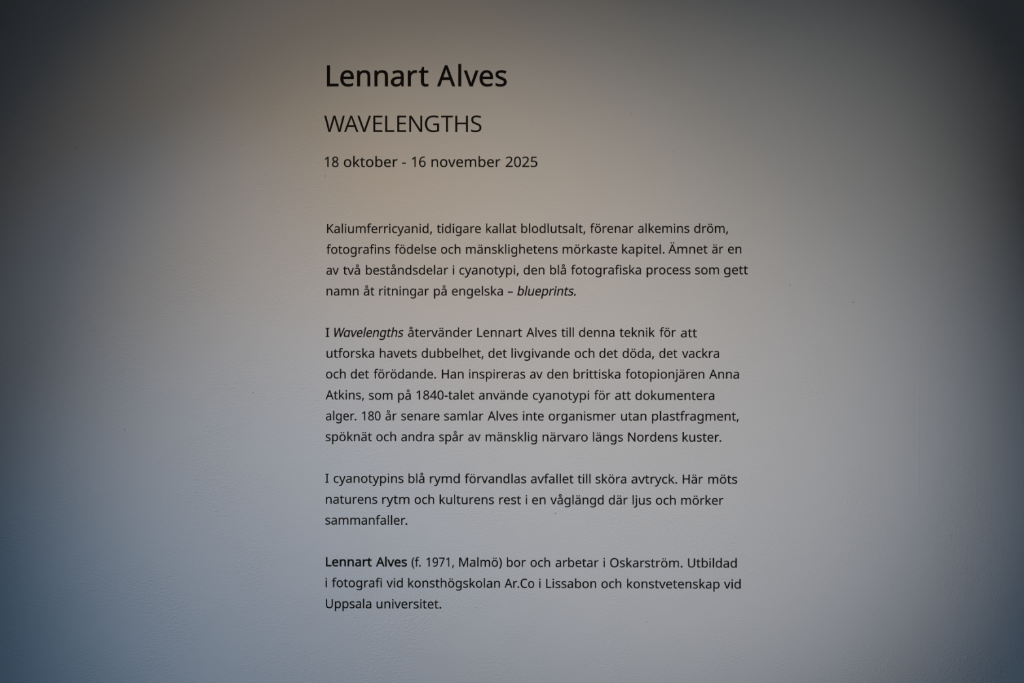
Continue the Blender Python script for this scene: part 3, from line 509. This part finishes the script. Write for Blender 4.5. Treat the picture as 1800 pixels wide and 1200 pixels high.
# the four paragraphs: (baseline at its start, baseline at its end, words); a word is
# (letters, start, end, style) with start and end read off the enlarged strips
PARAGRAPHS = [
    ('black four-line paragraph just under the date line, ending in one slanted word', [
        (409.5, 409.1, [('Kaliumferricyanid,', (0, 83), (0, 1668)), ('tidigare', (1, 108), (1, 775)), ('kallat', (1, 850), (1, 1310)), ('blodlutsalt,', (1, 1380), (2, 722)), ('förenar', (2, 787), (2, 1445)), ('alkemins', (2, 1510), (3, 660)), ('dröm,', (3, 728), (3, 1243))]),
        (446, 445.4, [('fotografins', (0, 73), (0, 1036)), ('födelse', (0, 1100), (1, 103)), ('och', (1, 170), (1, 468)), ('mänsklighetens', (1, 548), (2, 305)), ('mörkaste', (2, 375), (2, 1203)), ('kapitel.', (2, 1270), (3, 285)), ('Ämnet', (3, 338), (3, 933)), ('är', (3, 998), (3, 1170)), ('en', (3, 1238), (3, 1443))]),
        (482.5, 481.9, [('av', (0, 73), (0, 265)), ('två', (0, 325), (0, 583)), ('beståndsdelar', (0, 668), (1, 283)), ('i', (1, 350), (1, 374)), ('cyanotypi,', (1, 447), (1, 1345)), ('den', (1, 1415), (2, 105)), ('blå', (2, 187), (2, 430)), ('fotografiska', (2, 500), (2, 1560)), ('process', (3, 12), (3, 677)), ('som', (3, 742), (3, 1107)), ('gett', (3, 1178), (3, 1540))]),
        (519.1, 519.3, [('namn', (0, 75), (0, 563)), ('åt', (0, 635), (0, 800)), ('ritningar', (0, 868), (0, 1622)), ('på', (1, 65), (1, 260)), ('engelska', (1, 335), (1, 1107)), ('–', (1, 1178), (1, 1257)), ('blueprints.', (1, 1320), (2, 577), 'italic')]),
    ]),
    ('longest black paragraph of six lines, with a slanted word in its first line', [
        (592, 591.8, [('I', (0, 62), (0, 120)), ('Wavelengths', (0, 190), (0, 1240), 'italic'), ('återvänder', (0, 1303), (1, 648)), ('Lennart', (1, 717), (1, 1395)), ('Alves', (1, 1455), (2, 288)), ('till', (2, 355), (2, 548)), ('denna', (2, 622), (2, 1160)), ('teknik', (2, 1232), (3, 140)), ('för', (3, 207), (3, 455)), ('att', (3, 528), (3, 773), 'd0.8')]),
        (628.4, 628.7, [('utforska', (0, 75), (0, 797)), ('havets', (0, 877), (0, 1437)), ('dubbelhet,', (0, 1508), (1, 815)), ('det', (1, 885), (1, 1165)), ('livgivande', (1, 1233), (2, 487)), ('och', (2, 557), (2, 858)), ('det', (2, 928), (2, 1208)), ('döda,', (2, 1278), (3, 128)), ('det', (3, 203), (3, 478)), ('vackra', (3, 543), (3, 1108))]),
        (664.9, 665.3, [('och', (0, 67), (0, 368)), ('det', (0, 440), (0, 717)), ('förödande.', (0, 783), (1, 100)), ('Han', (1, 185), (1, 515)), ('inspireras', (1, 593), (1, 1445)), ('av', (1, 1512), (2, 77)), ('den', (2, 143), (2, 460)), ('brittiska', (2, 540), (2, 1248)), ('fotopionjären', (2, 1322), (3, 885)), ('Anna', (3, 952), (3, 1407))]),
        (701.7, 702.7, [('Atkins,', (0, 60), (0, 642)), ('som', (0, 713), (0, 1073), 'd0.4'), ('på', (0, 1153), (0, 1347), 'd0.4'), ('1840-talet', (0, 1430), (1, 677)), ('använde', (1, 742), (1, 1483)), ('cyanotypi', (1, 1555), (2, 778)), ('för', (2, 850), (2, 1097)), ('att', (2, 1165), (2, 1405)), ('dokumentera', (2, 1472), (3, 1035))]),
        (738.4, 739, [('alger.', (0, 65), (0, 528)), ('180', (0, 608), (0, 893)), ('år', (0, 963), (0, 1135)), ('senare', (0, 1200), (1, 152)), ('samlar', (1, 218), (1, 813)), ('Alves', (1, 872), (1, 1332)), ('inte', (1, 1405), (2, 95)), ('organismer', (2, 165), (2, 1180)), ('utan', (2, 1255), (2, 1640)), ('plastfragment,', (3, 93), (3, 1402))]),
        (775, 775.9, [('spöknät', (0, 62), (0, 763)), ('och', (0, 825), (0, 1127)), ('andra', (0, 1200), (1, 67)), ('spår', (1, 143), (1, 515)), ('av', (1, 582), (1, 773)), ('mänsklig', (1, 843), (1, 1620)), ('närvaro', (2, 72), (2, 757)), ('längs', (2, 832), (2, 1287)), ('Nordens', (2, 1362), (3, 483)), ('kuster.', (3, 553), (3, 1140))]),
    ]),
    ('black three-line paragraph between the longest and the lowest one, its last line a lone word', [
        (848.2, 849.8, [('I', (0, 57), (0, 112)), ('cyanotypins', (0, 182), (0, 1238)), ('blå', (0, 1310), (0, 1553)), ('rymd', (1, 3), (1, 457)), ('förvandlas', (1, 527), (1, 1458)), ('avfallet', (1, 1525), (2, 542)), ('till', (2, 600), (2, 800)), ('sköra', (2, 872), (2, 1338)), ('avtryck.', (2, 1412), (3, 477)), ('Här', (3, 557), (3, 863)), ('möts', (3, 940), (3, 1380))]),
        (884.9, 886.9, [('naturens', (0, 65), (0, 843)), ('rytm', (0, 913), (0, 1328)), ('och', (0, 1402), (1, 72)), ('kulturens', (1, 150), (1, 972)), ('rest', (1, 1047), (1, 1380)), ('i', (1, 1447), (1, 1473)), ('en', (1, 1543), (2, 122)), ('våglängd', (2, 190), (2, 997)), ('där', (2, 1070), (2, 1358)), ('ljus', (2, 1428), (3, 85)), ('och', (3, 152), (3, 455)), ('mörker', (3, 533), (3, 1172))]),
        (921.5, 923.2, [('sammanfaller.', (0, 58), (0, 1295))]),
    ]),
    ('lowest black paragraph of three lines, opening with a name in bold letters', [
        (994.7, 997.2, [('Lennart', (0, 65), (0, 760), 'bold'), ('Alves', (0, 818), (0, 1290), 'bold'), ('(f.', (0, 1357), (0, 1498)), ('1971,', (0, 1580), (1, 370)), ('Malmö)', (1, 445), (1, 1092)), ('bor', (1, 1163), (1, 1452)), ('och', (1, 1520), (2, 190)), ('arbetar', (2, 268), (2, 920)), ('i', (2, 992), (2, 1015)), ('Oskarström.', (2, 1090), (3, 557)), ('Utbildad', (3, 635), (3, 1373))]),
        (1031.5, 1034, [('i', (0, 60), (0, 87)), ('fotografi', (0, 155), (0, 913)), ('vid', (0, 978), (0, 1227)), ('konsthögskolan', (0, 1305), (1, 1062)), ('Ar.Co', (1, 1127), (1, 1580)), ('i', (1, 1650), (1, 1675)), ('Lissabon', (2, 127), (2, 885)), ('och', (2, 960), (2, 1262)), ('konstvetenskap', (2, 1345), (3, 1115)), ('vid', (3, 1175), (3, 1433))]),
        (1068.3, 1071, [('Uppsala', (0, 65), (0, 753)), ('universitet.', (0, 828), (1, 178))]),
    ]),
]
DROP = {'kapitel.': {6: 0.7}, 'Atkins,': {}}
EM = 22.0
for label, lines in PARAGRAPHS:
    p = block('text_paragraph', 572, lines[-1][0], label, 'black vinyl paragraphs on the wall')
    for b0, b1, words in lines:
        x_start, x_end = at(words[0][1]), at(words[-1][2])
        slope = (b1 - b0) / 700.0
        ln = block('text_line', x_start, b0, None, parent=p)
        for wd in words:
            s, a, c = wd[0], at(wd[1]), at(wd[2])
            style = wd[3] if len(wd) > 3 else ''
            down = float(style[1:]) if style.startswith('d') else 0.0
            kw = {'weight': 0.008}
            if style == 'italic':
                kw.update(slant=0.205, weight=0.012)
            if style == 'bold':
                kw['weight'] = 0.019
            o = word(s, a, c, b0 + slope * (a - x_start) + down, EM, ln, slope=slope, drop=DROP.get(s), **kw)
            if style == 'italic':
                o['label'] = 'slanted word in italic letters'
            if style == 'bold':
                o['label'] = 'word in heavier bold letters'
